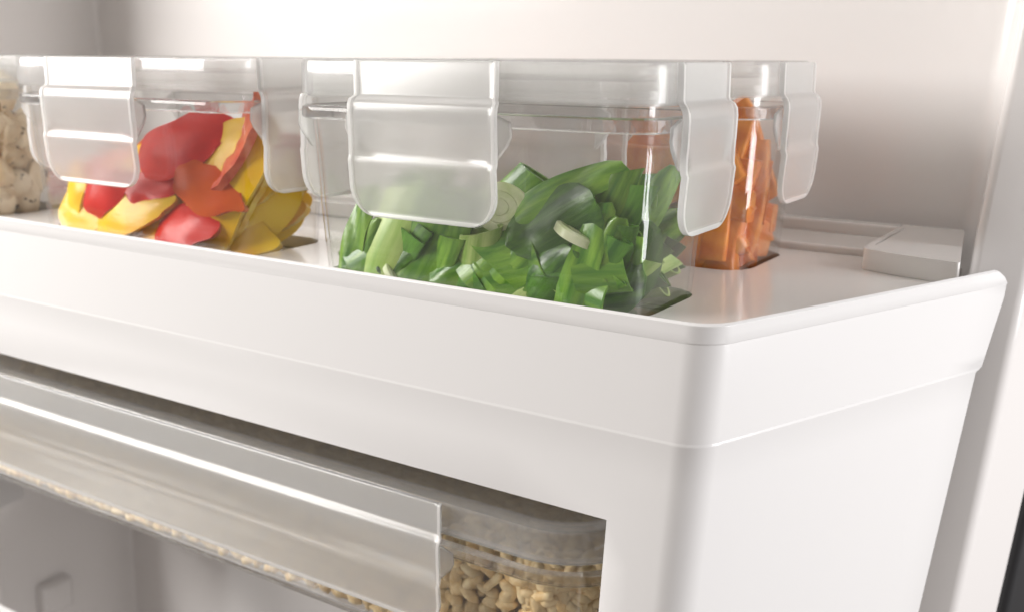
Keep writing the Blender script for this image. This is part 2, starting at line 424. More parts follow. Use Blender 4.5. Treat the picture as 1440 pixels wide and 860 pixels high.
def ear_mesh(name, zl, h, s, hw):
    """small catch that sticks out past the clip's side"""
    pts = [(0, -0.10 * h), (0.0062, -0.16 * h), (0.0066, -0.27 * h), (0.0055, -0.34 * h), (0.0012, -0.48 * h), (0, -0.50 * h)]
    pts = [(s * (hw - 0.002 + x * 1.15), zl + z) for x, z in pts]
    vs = [(x, -0.0008, z) for x, z in pts] + [(x, 0.0006, z) for x, z in pts]; k = len(pts)
    fs = [tuple(range(k)), tuple(range(2 * k - 1, k - 1, -1))] + [(i, (i + 1) % k, (i + 1) % k + k, i + k) for i in range(k)]
    return mesh_of(name, vs, fs)

def container(name, loc, hx, hy, r, H, clip_off, clip_hw, side_hw, clip_bot, rz=0.0, draft=0.0045, side_clips=True):
    """hx, hy = half size of the lid; origin at the tub's base"""
    e = empty(name, loc, rz)
    zl = H - 0.0130; zf1 = H - 0.0172; zf0 = H - 0.0222
    th = 0.0013
    def ring(o, z): return (rr(hx + o, hy + o, max(0.002, r + o), 10), z)
    tub = [ring(-0.0035 - draft - 0.0045, 0.0003), ring(-0.0035 - draft - 0.002, 0.0006), ring(-0.0035 - draft - 0.0006, 0.0018), ring(-0.0035 - draft, 0.0045), ring(-0.0035 - draft * 0.5, zf0 * 0.5), ring(-0.0035, zf0),
           ring(-0.0035, zl + 0.004), ring(-0.0035 - th, zl + 0.004), ring(-0.0035 - th, zf0), ring(-0.0035 - draft - th, 0.0050), ring(-0.0035 - draft - th - 0.0010, 0.0026), ring(-0.0035 - draft - th - 0.004, 0.0016)]
    tub = link('tub', loft('tub', tub, cap0=True, cap1=True), M['clear'], e, 40)
    link('rim', loft('rim', [ring(-0.0033, zf0), ring(-0.0006, zf0), ring(0.0003, zf0 + 0.0007), ring(0.0004, (zf0 + zf1) / 2), ring(0.0001, zf1 - 0.0006), ring(-0.0008, zf1), ring(-0.0033, zf1)], True), M['rim'], tub, 40)
    fo = -0.0035 - draft
    link('foot', loft('foot', [ring(fo - 0.0042, 0.0), ring(fo - 0.0012, 0.0), ring(fo - 0.0001, 0.0010), ring(fo + 0.0001, 0.0026), ring(fo - 0.0014, 0.0022), ring(fo - 0.0042, 0.0012)], True), M['rim'], tub, 40)
    link('seal', loft('seal', [ring(-0.0031, zl - 0.0008), ring(-0.0022, zl - 0.0008), ring(-0.0022, zl + 0.0012), ring(-0.0031, zl + 0.0012)], True), M['seal'], e, 40)
    lid = [ring(-0.0018, zl), ring(0.0, zl), ring(0.0002, zl + 0.0006), ring(-0.0002, H - 0.0016), ring(-0.0005, H - 0.0006), ring(-0.0014, H), ring(-0.0085, H), ring(-0.0095, H - 0.0006), ring(-0.0100, H - 0.0045), ring(-0.0108, H - 0.0052)]
    inner = [ring(-0.0108, H - 0.0065), ring(-0.0115, H - 0.0065), ring(-0.0115, H - 0.0065), ring(-0.0086, H - 0.0015), ring(-0.0022, H - 0.0015), ring(-0.0018, H - 0.0024)]
    # lid: skirt and raised ring as one closed shell with a recessed centre
    n_ = len(lid[0][0]); prof_out = lid; prof_in = [ring(-0.0018, zl), ring(-0.0019, H - 0.0022), ring(-0.0026, H - 0.0015), ring(-0.0085, H - 0.0015), ring(-0.0112, H - 0.0040), ring(-0.0120, H - 0.0066)]
    vs = []; fs = []
    for pts, z in prof_out: vs += [(x, y, z) for x, y in pts]
    m = len(prof_out)
    for i in range(m - 1):
        for j in range(n_):
            k = (j + 1) % n_; fs.append((i * n_ + j, i * n_ + k, (i + 1) * n_ + k, (i + 1) * n_ + j))
    fs.append(tuple((m - 1) * n_ + j for j in range(n_)))
    o = m * n_
    for pts, z in prof_in[1:]: vs += [(x, y, z) for x, y in pts]
    m2 = len(prof_in) - 1
    for j in range(n_):
        k = (j + 1) % n_; fs.append((j, o + j, o + k, k))
    for i in range(m2 - 1):
        for j in range(n_):
            k = (j + 1) % n_; fs.append((o + i * n_ + k, o + i * n_ + j, o + (i + 1) * n_ + j, o + (i + 1) * n_ + k))
    fs.append(tuple(o + (m2 - 1) * n_ + j for j in range(n_ - 1, -1, -1)))
    link('lid', mesh_of('lid', vs, fs), M['lid'], e, 40)
    h = zl - clip_bot
    for (px, py, a, hw) in ((clip_off, -hy, 0, clip_hw), (hx, 0, 90, side_hw), (clip_off, hy, 180, clip_hw), (-hx, 0, 270, side_hw)):
        if a in (90, 270) and not side_clips: continue
        ra = math.radians(a)
        c = link('clip', clip_mesh('clip', hw, H - 0.0004, zl, clip_bot), [M['clip'], M['clip_edge']], e, 65)
        dx, dy = math.sin(ra) * 0.0016, -math.cos(ra) * 0.0016
        c.location = (px + dx, py + dy, 0); c.rotation_euler = (0, 0, ra)
        bevel(c, 0.00025, 2, 50)
        for s in (-1, 1): bevel(link('catch', ear_mesh('catch', zl, h, s, hw), M['clip'], c, 30), 0.0006, 2)
    # inside size of the tub, for the food
    e_in = dict(c=Vector(loc), hx=hx - 0.0035 - th, hy=hy - 0.0035 - th, draft=draft, H=zf0, r=r - 0.005, rz=rz, z0=0.0022)
    return e, e_in

BOX = dict(hx=0.077, hy=0.0338, r=0.016, H=0.0900, clip_off=-0.009, clip_hw=0.0305, side_hw=0.0195, clip_bot=0.0345)
BZ = FLOOR_Z + 0.0003
G, Gin = container('food_container', (GX, GY, BZ), **BOX)
P, Pin = container('food_container', (GX - SX, GY, BZ), **BOX)
C, Cin = container('food_container', (GX - 2 * SX - 0.006, GY, BZ), side_clips=False, **BOX)
K, Kin = container('food_container', (GX, GY + SY, BZ), **BOX)
for o, t in ((G, "clear clip-lid container of chopped green onion at the bin's front corner"),
             (P, "clear clip-lid container of sliced red and yellow peppers"),
             (C, "clear clip-lid container of chicken chunks at the left edge"),
             (K, "clear clip-lid container of carrot sticks behind the green onion one")):
    tag(o, t, "container", "small clip-lid food containers standing in the tray")
RB = dict(hx=0.2320, hy=0.060, r=0.034, H=0.0695, clip_off=0.0, clip_hw=0.163, side_hw=0.035, clip_bot=0.0185)
RZ = 0.0
rice_c = Vector((-0.268, 0.0665, -0.1560))
R_, Rin = container('food_container', rice_c, rz=RZ, **RB)
tag(R_, "long flat clip-lid container of puffed grain in the bin's front window", "container")

# ------------------------------------------------------------------ food helpers
def inside_shift(V, I, margin=0.0006, top=None):
    """V: n x 3 world points; push the piece until it lies inside the tub"""
    c, s = math.cos(-I['rz']), math.sin(-I['rz'])
    p = V - np.array(I['c']); x = p[:, 0] * c - p[:, 1] * s; y = p[:, 0] * s + p[:, 1] * c; z = p[:, 2].copy()
    sx = sy = sz = 0.0
    for it in range(14):
        X, Y, Z = x + sx, y + sy, z + sz
        dz = I['z0'] + margin - Z.min()
        if dz > 0: sz += dz; Z = Z + dz
        dd = I['draft'] * (1 - np.clip(Z / I['H'], 0, 1)) + margin
        hx, hy = I['hx'] - dd, I['hy'] - dd
        # rounded corner
        r = I['r']; qx = np.abs(X) - (hx - r); qy = np.abs(Y) - (hy - r)
        dist = np.where((qx > 0) & (qy > 0), np.hypot(np.maximum(qx, 0), np.maximum(qy, 0)) - r, np.maximum(qx - r, qy - r))
        k = int(dist.argmax())
        if dist[k] <= 1e-5: break
        ax = max(qx[k], 0) if qy[k] > 0 and qx[k] > 0 else (1 if qx[k] > qy[k] else 0)
        ay = max(qy[k], 0) if qy[k] > 0 and qx[k] > 0 else (0 if qx[k] > qy[k] else 1)
        l = math.hypot(ax, ay) or 1
        sx -= math.copysign(ax / l * dist[k], X[k]); sy -= math.copysign(ay / l * dist[k], Y[k])
    return Vector((sx * c + sy * s, -sx * s + sy * c, sz)), float(max(0, dist.max()))
VC = {}
def verts_np(me):
    if me.name not in VC:
        a = np.empty(len(me.vertices) * 3, np.float32); me.vertices.foreach_get('co', a); VC[me.name] = a.reshape(-1, 3).astype(float)
    return VC[me.name]
def basis(long_dir, face_dir):
    """columns: x = long axis, z = outward face"""
    xx = Vector(long_dir).normalized(); zz = Vector(face_dir); zz = (zz - xx * zz.dot(xx)).normalized(); yy = zz.cross(xx)
    return Matrix((xx, yy, zz)).transposed()
def put(name, me, pos, rot3, I, label, cat, group=None, scale=1.0, tol=0.0015):
    V = verts_np(me) * scale @ np.array(rot3.transposed()) + np.array(pos)
    sft, bad = inside_shift(V, I)
    if bad > tol: return None
    o = bpy.data.objects.new(name, me); COL.objects.link(o)
    o.matrix_world = Matrix.Translation(Vector(pos) + sft) @ rot3.to_4x4() @ Matrix.Scale(scale, 4)
    return tag(o, label, cat, group)
def finish(me, mats, ang=40):
    for m in mats: me.materials.append(m)
    me.polygons.foreach_set('use_smooth', [True] * len(me.polygons))
    me.set_sharp_from_angle(angle=math.radians(ang))
    return me

# ------------------------------------------------------------------ pepper slices
def pepper_mesh(Ln, W, RL, RW, t, seed, skin, flesh, tip=0.35, twist=0.0, nu=26, nv=10):
    rnd = random.Random(seed); ph = [rnd.uniform(0, 6) for _ in range(8)]
    out = []; inn = []
    for i in range(nu + 1):
        u = -1 + 2 * i / nu
        wl = W * (1 - tip * abs(u) ** 2.4) * (1 + 0.06 * math.sin(3.1 * u + ph[0]) + 0.02 * math.sin(7 * u + ph[1]))
        end_cut = 0.0
        for j in range(nv + 1):
            v = -1 + 2 * j / nv
            vv = v * wl / 2 * (1 + 0.05 * math.sin(5 * u + ph[2] * v)) + 0.1 * W * math.sin(2 * u + ph[3])
            uu = u * Ln / 2 + 0.05 * Ln * math.sin(1.5 * v + ph[4]) * u * u - (abs(u) ** 4) * (v * v) * 0.13 * Ln * (1 if u > 0 else -1)
            a = uu / RL; b = vv / RW + twist * u
            def pos(d):
                # bend across the width then along the length
                y0 = (RW + d) * math.sin(b); z0 = (RW + d) * math.cos(b) - RW
                return Vector(((RL + z0) * math.sin(a), y0, (RL + z0) * math.cos(a) - RL))
            lump = 0.00035 * math.sin(6 * u + ph[5]) * math.cos(3 * v + ph[6])
            out.append(pos(lump))
            tt = t * (1 - 0.35 * abs(v) ** 3) * (1 + 0.25 * noise.noise(Vector((uu * 160, vv * 160, seed))))
            inn.append(pos(lump - tt))
    nc = nv + 1; nr = nu + 1; o = nc * nr; vs = out + inn; fs = []; mi = []
    for i in range(nr - 1):
        for j in range(nc - 1):
            a = i * nc + j; fs.append((a, a + nc, a + nc + 1, a + 1)); mi.append(0)
            fs.append((o + a, o + a + 1, o + a + nc + 1, o + a + nc)); mi.append(1)
        a = i * nc; fs.append((a, o + a, o + a + nc, a + nc)); mi.append(1); b = a + nc - 1; fs.append((b, b + nc, o + b + nc, o + b)); mi.append(1)
    for j in range(nc - 1):
        fs.append((j, j + 1, o + j + 1, o + j)); mi.append(1); a = (nr - 1) * nc + j; fs.append((a, o + a, o + a + 1, a + 1)); mi.append(1)
    return finish(mesh_of('pepper_slice', vs, fs, mi), [skin, flesh], 38)
RS, RF, OS, YS, YF, AS = (M[k] for k in ('red_skin', 'red_flesh', 'orange_skin', 'yellow_skin', 'yellow_flesh', 'amber_skin'))
def pdir(deg, dy=0.0): a = math.radians(deg); return (math.cos(a), dy, math.sin(a))
# (label, length, width, RL, RW, thick, skin, flesh, pos, long direction, face direction)
PEP = [
 ("large glossy red pepper slice at the top of the peppers", .052, .022, .045, .020, .0048, RS, RF, (-.262, .018, .0405), pdir(14, .1), (0.05, -1, .35)),
 ("red pepper slice with its pale inner side showing, top right", .050, .020, .05, .028, .0050, RS, RF, (-.2235, .030, .036), pdir(44, .05), (.3, .75, -.5)),
 ("small orange-red pepper piece lying in the middle of the peppers", 0.032, .019, .09, .026, .0045, OS, RF, (-.240, .0165, .0225), pdir(-32, .1), (-.1, -1, .5)),
 ("pointed red pepper piece hanging under the left clip", .030, .018, .05, .016, .0045, RS, RF, (-.309, .0150, .0165), pdir(28, .1), (.1, -1, .2)),
 ("red pepper strip lying just right of the pointed red piece", .036, .013, .06, .016, .0045, RS, RF, (-.277, .0185, .0215), pdir(6, .15), (0, -1, .35)),
 ("long yellow pepper strip along the bottom left", .062, .020, .06, .026, .0048, YS, YF, (-.296, .0140, .0060), pdir(17, 0), (.05, -1, .35)),
 ("small yellow pepper piece upright at the far left", .026, .016, .05, .016, .0045, YS, YF, (-.338, .0180, .0125), pdir(80, .1), (-.25, -1, .15)),
 ("biggest yellow pepper slice leaning diagonally at the right", .062, .029, .055, .030, .0052, YS, YF, (-.2255, .0200, .0185), pdir(54, .12), (.25, -1, .25)),
 ("amber pepper slice at the bottom right corner of the peppers", .044, .022, .05, .022, .0048, AS, YF, (-.2225, .045, .0100), pdir(33, .5), (.8, -.5, .35)),
 ("red pepper slice at the bottom centre beneath the big yellow one", .036, .018, .04, .018, .0045, RS, RF, (-.2570, .0150, .0025), pdir(20, .1), (.1, -1, .45)),
 ("thin amber pepper edge showing below the top red slice", .050, .014, .06, .02, .0045, AS, YF, (-.245, .028, .031), pdir(28, .1), (0, -1, .4)),
 ("yellow pepper slice pressed against the right wall of the tub", .046, .022, .07, .03, .0048, YS, YF, (-.2190, .034, .0130), pdir(62, .35), (.75, -.65, .2)),
 ("deep yellow pepper slice low in the right rear corner", .044, .022, .07, .03, .0048, YS, YF, (-.2200, .052, .0040), pdir(20, .8), (.9, -.4, .25)),
 ("red pepper slice partly hidden behind the right side clip", .046, .020, .07, .03, .0048, RS, RF, (-.2220, .048, .0270), pdir(48, .5), (.8, -.5, .3)),
 ("yellow pepper slice standing behind the top red slice", .050, .022, .08, .04, .0048, YS, YF, (-.2780, .030, .0330), pdir(20, .1), (0, -1, .3)),
 ("yellow pepper slice low at the left end of the tub", .040, .020, .07, .03, .0048, YS, YF, (-.3330, .016, .0020), pdir(12, .1), (-.2, -1, .3)),
 ("amber pepper strip beneath the long yellow one", .046, .016, .06, .02, .0045, AS, YF, (-.272, .020, .0010), pdir(12, .1), (0, -1, .6)),
]
for i, (lab, Ln, W, RL, RW, t, sk, fl, pos, ld, fd) in enumerate(PEP):
    me = pepper_mesh(Ln * 1.2, W * 1.25, RL * 1.7, RW * 2.0, t, 20 + i, sk, fl, tip=0.45 + 0.1 * (i % 3))
    put('pepper_slice', me, pos, basis(ld, fd), Pin, lab, "pepper slice", "sliced peppers in the container", tol=1)
rnd = random.Random(5)
fill = [pepper_mesh(.052, .024, .09, .045, .0048, 60 + k, (RS, YS, AS, YS, OS)[k], (RF, YF, YF, YF, RF)[k], tip=.5) for k in range(5)]
for k in range(30):
    ix, iy, iz = k % 5, (k // 5) % 2, k // 10
    pos = (-.330 + ix * .0245 + rnd.uniform(-.006, .006), .029 + iy * .017 + rnd.uniform(-.003, .003), -.004 + iz * .0135 + rnd.uniform(-.003, .003))
    put('pepper_slice', fill[rnd.randrange(5)], pos, basis(pdir(rnd.uniform(-10, 55), rnd.uniform(-.2, .2)), (rnd.uniform(-.2, .2), -1, rnd.uniform(.1, .6))), Pin,
        "pepper slice buried behind the front slices", "pepper slice", "pepper slices at the back of the heap", tol=1)

# ------------------------------------------------------------------ green onion pieces
def onion_tube(a, b, Ln, cut0, cut1, wall, bend, seed, pinch=0.0, nr=12, na=22):
    rnd = random.Random(seed); ph = rnd.uniform(0, 6)
    O = []; I = []
    for i in range(nr + 1):
        u = i / nr
        for k in range(na):
            th = 2 * PI * k / na; ca, sa = math.cos(th), math.sin(th)
            ridge = 1 + 0.02 * math.sin(5 * th + ph) + 0.03 * math.sin(2 * th + 3 * u + ph)
            bb = b * (1 - pinch * u) ; aa = a * (1 + 0.25 * pinch * u)
            for lst, q in ((O, 0), (I, wall)):
                x = (aa - q) * ca * ridge; y = (bb - q) * sa * ridge
                z0 = -Ln / 2 + cut0 * x; z1 = Ln / 2 + cut1 * x
                z = z0 + (z1 - z0) * u
                y += bend * z * z; y += 0.10 * aa * math.sin(th * 1.0 + ph) * u * 0.4
                lst.append((x, y, z))
    n_ = na; vs = O + I; o = len(O); fs = []
    for i in range(nr):
        for k in range(na):
            j = (k + 1) % na; A = i * na
            fs.append((A + k, A + j, A + na + j, A + na + k)); fs.append((o + A + j, o + A + k, o + A + na + k, o + A + na + j))
    for k in range(na):
        j = (k + 1) % na; fs.append((j, k, o + k, o + j)); A = nr * na; fs.append((A + k, A + j, o + A + j, o + A + k))
    return mesh_of('onion_piece', vs, fs)
def onion_leaf(a, Ln, fold, cut0, cut1, bend, seed, t=0.0007, nr=14, na=14):
    """slit leaf: an open curl"""
    rnd = random.Random(seed); ph = rnd.uniform(0, 6); O = []; I = []
    for i in range(nr + 1):
        u = i / nr
        for k in range(na + 1):
            s = -1 + 2 * k / na
            wv = a * (0.30 + 0.70 * (1 - abs(2 * u - 1) ** 2.6) ** .6) * (1 + .05 * math.sin(6 * u + ph))
            th = s * fold * (0.8 + 0.4 * math.sin(2 * u + ph)); rad = wv / fold
            for lst, q in ((O, 0), (I, t)):
                x = (rad - q) * math.sin(th); y = (rad - q) * (1 - math.cos(th)) - (0 if q == 0 else -t)
                z0 = -Ln / 2 + cut0 * x; z1 = Ln / 2 + cut1 * x; z = z0 + (z1 - z0) * u
                lst.append((x, y + bend * z * z + .0008 * math.sin(9 * u + 3 * s + ph), z))
    nc = na + 1; o = len(O); vs = O + I; fs = []
    for i in range(nr):
        for k in range(na):
            A = i * nc + k
            fs.append((A, A + 1, A + nc + 1, A + nc)); fs.append((o + A, o + A + nc, o + A + nc + 1, o + A + 1))
        A = i * nc; fs.append((A, A + nc, o + A + nc, o + A)); B = A + na; fs.append((B, o + B, o + B + nc, B + nc))
    for k in range(na):
        fs.append((k, o + k, o + k + 1, k + 1)); A = nr * nc + k; fs.append((A, A + 1, o + A + 1, o + A))
    return mesh_of('onion_piece', vs, fs)
def onion_disc(ra, seed, t=0.0035):
    rings = []
    prof = [(0.0, 0.0), (ra * 0.30, 0.0), (ra * 0.33, -0.0004), (ra * 0.36, 0.0), (ra * 0.60, 0.0001), (ra * 0.63, -0.0004), (ra * 0.66, 0.0), (ra * 0.90, 0), (ra, -0.0006), (ra, -t), (0.0001, -t)]
    return loft('onion_piece', [([(max(p, 1e-5) * (1 + .06 * math.sin(2 * a + seed)) * math.cos(a), max(p, 1e-5) * .86 * math.sin(a)) for a in [2 * PI * k / 26 for k in range(26)]], z) for p, z in prof], cap0=True, cap1=True)
gd, gm, gpale, ow = (M[k] for k in ('green_dark', 'green_mid', 'green_pale', 'onion_white'))
ON = []
specs = [(.0115, .0026, .036, .6, .5, gd), (.0100, .0032, .030, .5, .7, gm), (.0120, .0024, .040, .6, .4, gm), (.0090, .0030, .028, .5, .5, gd), (.0085, .0050, .018, .15, .2, gm), (.0080, .0042, .030, .4, .6, gpale), (.0110, .0022, .036, .6, .6, gm), (.0065, .0052, .015, .1, .15, gm)]
for i, (a, b, Ln, c0, c1, mt) in enumerate(specs):
    ON.append(finish(onion_tube(a, b, Ln, c0, c1, .0009, 4 if i % 2 else -5, i, pinch=0.3 if i % 3 == 0 else 0.05), [mt], 45))
LEAF = []
for i, (a, Ln, fo, c0, c1, bn, mt) in enumerate([(.0145, .046, .55, .3, .4, 5, gm), (.0130, .042, .5, .4, .2, -4, gd), (.0120, .036, .8, .3, .4, 6, gd), (.0135, .040, .6, .2, .4, 3, gm), (.0110, .034, 1.0, .3, .3, 2, gm)]):
    LEAF.append(finish(onion_leaf(a, Ln, fo, c0, c1, bn, 30 + i), [mt], 50))
DISC = [finish(onion_disc(.0125, 1), [ow], 35), finish(onion_disc(.0085, 2.2), [ow], 35)]
def zdir(long_dir, face_dir):
    """columns so that local z follows long_dir and local -y faces face_dir"""
    zz = Vector(long_dir).normalized(); yy = -Vector(face_dir); yy = (yy - zz * yy.dot(zz)).normalized(); xx = yy.cross(zz)
    return Matrix((xx, yy, zz)).transposed()
OL = [
 ("largest broad green leaf piece on top of the onion heap", LEAF[0], (-.0640, .0185, .0330), pdir(28, .1), (.1, -1, .55), 1.0),
 ("dark leaf piece sloping down below the largest leaf", LEAF[1], (-.0640, .0150, .0225), pdir(32, .0), (.1, -1, .25), 0.85),
 ("round pale slice of onion bulb beside the front clip", DISC[0], None, None, None, 1),
 ("broad dark leaf piece at the left end of the onion", LEAF[3], (-.1545, .0120, .0110), pdir(72, .1), (-.1, -1, .1), 0.95),
 ("pale pointed stem piece beneath the clip's left half", ON[5], (-.1370, .0130, .0090), pdir(66, .1), (0, -1, .2), 1.35),
 ("long glossy green piece leaning right beneath the clip", ON[2], (-.1200, .0120, .0105), pdir(58, 0), (.1, -1, .25), 1.15),
 ("curled dark piece open at its left end, bottom centre", LEAF[4], (-.0985, .0115, .0040), pdir(20, .1), (0, -1, .3), 1.0),
 ("glossy ridged piece low in the centre of the onion", ON[1], (-.0880, .0110, .0020), pdir(48, .1), (0, -1, .3), 1.05),
 ("flat dark piece low and right of centre", ON[6], (-.0720, .0115, .0070), pdir(20, .1), (.1, -1, .3), 1.0),
 ("short bright green tube lying crosswise at the right front", ON[4], (-.0470, .0120, .0090), pdir(8, .2), (0, -1, .3), .95),
 ("cut green tube showing its hollow end at the bottom right", ON[7], (-.0500, .0110, .0000), pdir(170, .3), (.3, -1, .2), 1.1),
 ("tall pale green leaf standing at the right end", LEAF[0], (-.0345, .0300, .0245), pdir(62, .25), (.75, -.7, .1), .85),
 ("green leaf piece standing just behind the right corner", LEAF[3], (-.0430, .0220, .0180), pdir(80, .2), (.5, -.8, .1), .8),
 ("pale stem piece lying at the bottom of the right end", ON[5], (-.0350, .0300, .0030), pdir(35, .9), (.9, -.3, .4), 1.2),
 ("light green piece poking up right of the largest leaf", ON[1], (-.0480, .0220, .0300), pdir(70, .1), (0, -1, .1), .7),
]
put('onion_piece', DISC[0], (-.0880, .0180, .0262), basis((1, .1, -.2), (.12, -1, .3)), Gin, OL[2][0], "onion piece", "chopped green onion in the container", 0.85, tol=1)
for lab, me, pos, ld, fd, sc in OL:
    if pos is None: continue
    put('onion_piece', me, pos, zdir(ld, fd), Gin, lab, "onion piece", "chopped green onion in the container", sc * 1.08, tol=1)
rnd = random.Random(9)
cells = [(ix, iy, iz) for iz in range(4) for ix in range(9) for iy in range(4)]
for (ix, iy, iz) in cells:
    if iz == 3 and rnd.random() < .55: continue
    x = -.158 + ix * .0150 + rnd.uniform(-.006, .006); y = .0135 + iy * .0145 + rnd.uniform(-.004, .004); z = -.0075 + iz * .0088 + rnd.uniform(-.003, .003)
    if iz >= 2 and x < -.11: z -= .009
    me = (ON[:4] + LEAF[:4] + [ON[5], ON[6], LEAF[0], LEAF[3]] + ON[:4] + [ON[4]])[rnd.randrange(17)]
    if rnd.random() < .06: me = DISC[1]
    put('onion_piece', me, (x, y, z), zdir(pdir(rnd.uniform(15, 75), rnd.uniform(-.35, .35)), (rnd.uniform(-.3, .3), -1, rnd.uniform(0, .6))), Gin,
        "green onion piece packed among the others in the heap", "onion piece", "green onion pieces filling the heap", rnd.uniform(.85, 1.1), tol=1)

# ------------------------------------------------------------------ carrots
def carrot_mesh(Ln, a, b, seed):
    """hand-cut stick: four uneven cut faces with softened edges"""
    rnd = random.Random(seed); nr = 9; rings = []
    q = [rnd.uniform(.8, 1.15) for _ in range(4)]; sk = rnd.uniform(-.35, .35)
    base = fillet([(a * q[0], b * q[1]), (-a * q[2], b * q[1] * (1 + sk)), (-a * q[2], -b * q[3]), (a * q[0] * (1 + sk * .5), -b * q[3])], [a * .28] * 4, True, 3)
    for i in range(nr + 1):
        u = i / nr; sc = 1 - .22 * u + .05 * math.sin(4 * u + seed)
        if i in (0, nr): sc *= .94
        rings.append(([(x * sc + .0030 * math.sin(2.4 * u + seed), y * sc + .0015 * math.cos(3 * u + seed)) for x, y in base], -Ln / 2 + Ln * u + (0.0)))
    me = loft('carrot_stick', rings, cap0=True, cap1=True)
    for v in me.vertices:
        if abs(abs(v.co.z) - Ln / 2) < 1e-5: v.co.z += .18 * v.co.x
    return finish(me, [M['carrot']], 40)
CAR = [carrot_mesh(Ln, a, b, i) for i, (Ln, a, b) in enumerate([(.052, .0070, .0062), (.046, .0080, .0062), (.036, .0088, .0072), (.056, .0060, .0056), (.024, .0092, .0078), (.050, .0088, .0066)])]
for bv in CAR: VC.pop(bv.name, None)
rnd = random.Random(21)
CL = [
 ("thin carrot stick standing tallest at the right end", CAR[3], (-.0400, .1150, .0260), pdir(80, .1), 1.05),
 ("thick carrot stick leaning at the right front corner", CAR[5], (-.0460, .1120, .0150), pdir(74, .1), 1.0),
 ("carrot stick standing against the right wall of its container", CAR[0], (-.0325, .1300, .0190), pdir(86, .1), 1.0),
 ("short carrot chunk lying low in the right front corner", CAR[4], (-.0480, .1100, .0000), pdir(25, .3), 1.1),
 ("carrot chunk resting above the lowest chunk", CAR[2], (-.0440, .1130, .0090), pdir(40, .2), 1.0),
]
for lab, me, pos, ld, sc in CL:
    put('carrot_stick', me, pos, zdir(ld, (.2, -1, .1)), Kin, lab, "carrot stick", "carrot sticks in the container", sc, tol=1)
for iz in range(4):
    for ix in range(8):
        for iy in range(3):
            if iz == 3 and rnd.random() < .2: continue
            pos = (-.160 + ix * .0175 + rnd.uniform(-.004, .004), .1120 + iy * .0180 + rnd.uniform(-.004, .004), -.004 + iz * .0140 + rnd.uniform(-.003, .003))
            put('carrot_stick', CAR[rnd.randrange(6)], pos, zdir(pdir(rnd.choice((rnd.uniform(60, 120), rnd.uniform(-25, 35))), rnd.uniform(-.35, .35)), (.2, -1, .1)), Kin,
                "cut carrot stick packed in the heap of carrots", "carrot stick", "carrot sticks filling the heap", rnd.uniform(.8, 1.0), tol=1)

# ------------------------------------------------------------------ chicken
def chunk_mesh(s, seed, mats):
    rnd = random.Random(seed); bm = bmesh.new()
    bmesh.ops.create_icosphere(bm, subdivisions=4, radius=1)
    planes = [(Vector((rnd.uniform(-1, 1), rnd.uniform(-1, 1), rnd.uniform(-1, 1))).normalized(), rnd.uniform(.50, .85)) for _ in range(9)]
    for v in bm.verts:
        p = v.co.copy()
        for nrm, dd in planes:
            k = p.dot(nrm) - dd
            if k > 0: p -= nrm * k * .93
        p *= 1 + .06 * noise.noise(v.co * 2.3 + Vector((seed, 0, 0))) + .025 * noise.noise(v.co * 9 + Vector((0, seed, 0)))
        v.co = Vector((p.x * s, p.y * s * .85, p.z * s * .75))
    me = bpy.data.meshes.new('chicken_chunk'); bm.to_mesh(me); bm.free()
    mi = []
    for f in me.polygons: mi.append(1 if f.normal.dot(planes[0][0]) > .75 else 0)
    for m in mats: me.materials.append(m)
    me.polygons.foreach_set('material_index', mi); me.polygons.foreach_set('use_smooth', [True] * len(me.polygons))
    return me
CH = [chunk_mesh(.0165 + .002 * (i % 3), 40 + i, [M['chicken'], M['chicken_brown']]) for i in range(6)]
CHL = [
 ("pale chicken chunk at the top of the visible heap", CH[0], (-.4000, .0190, .0380)),
 ("chicken chunk with cut face, left edge middle", CH[1], (-.4080, .0170, .0160)),
 ("chicken chunk with herb flecks beside the pepper container", CH[2], (-.3960, .0210, .0110)),
 ("low chicken chunk resting on the tray side", CH[3], (-.4080, .0160, -.0010)),
 ("browned chicken chunk beneath the lid", CH[4], (-.4020, .0300, .0520)),
]
rnd = random.Random(3)
def rrot(): return Matrix.Rotation(rnd.uniform(0, 6), 3, 'X') @ Matrix.Rotation(rnd.uniform(0, 6), 3, 'Z')
for lab, me, pos in CHL: put('chicken_chunk', me, (pos[0] - .002, pos[1], pos[2]), rrot(), Cin, lab, "chicken chunk", "chicken chunks in the container", 1.0, tol=1)
for k in range(64):
    pos = (-.473 + rnd.uniform(-.062, .072), .0365 + rnd.uniform(-.02, .02), rnd.uniform(-.006, .050))
    put('chicken_chunk', CH[k % 6], pos, rrot(), Cin, "chicken chunk further back in the heap", "chicken chunk", "chicken chunks at the back of the heap", rnd.uniform(.75, .95), tol=1)

# ------------------------------------------------------------------ puffed grain
def grain_np(Ln, w_, seed):
    rnd = random.Random(seed); vs = []; fs = []; nr = 6; k = 7; ph = rnd.uniform(0, 6)
    vs.append((-Ln / 2, 0, 0))
    for i in range(1, nr):
        u = -1 + 2 * i / nr; s = (1 - abs(u) ** 2.6) ** .5 * (1 + .12 * math.sin(4 * u + ph))
        for j in range(k):
            a = 2 * PI * j / k; f = 1 + .13 * math.sin(2 * a + ph) + rnd.uniform(-.05, .05)
            vs.append((u * Ln / 2, w_ * s * f * math.cos(a) + .0007 * u * u * math.sin(ph), w_ * s * f * .82 * math.sin(a)))
    vs.append((Ln / 2, 0, 0)); e = len(vs) - 1
    for j in range(k):
        q = (j + 1) % k; fs.append((0, 1 + q, 1 + j)); fs.append((e, e - k + j, e - k + q))
        for i in range(nr - 2): a = 1 + i * k; fs.append((a + j, a + q, a + k + q, a + k + j))
    return vs, fs
GR = [grain_np(.0122 * f, .0028 * g, i) for i, (f, g) in enumerate([(1, 1), (.85, 1.1), (1.1, .95), (.75, 1.15), (.95, 1.05), (1.0, .85)])]
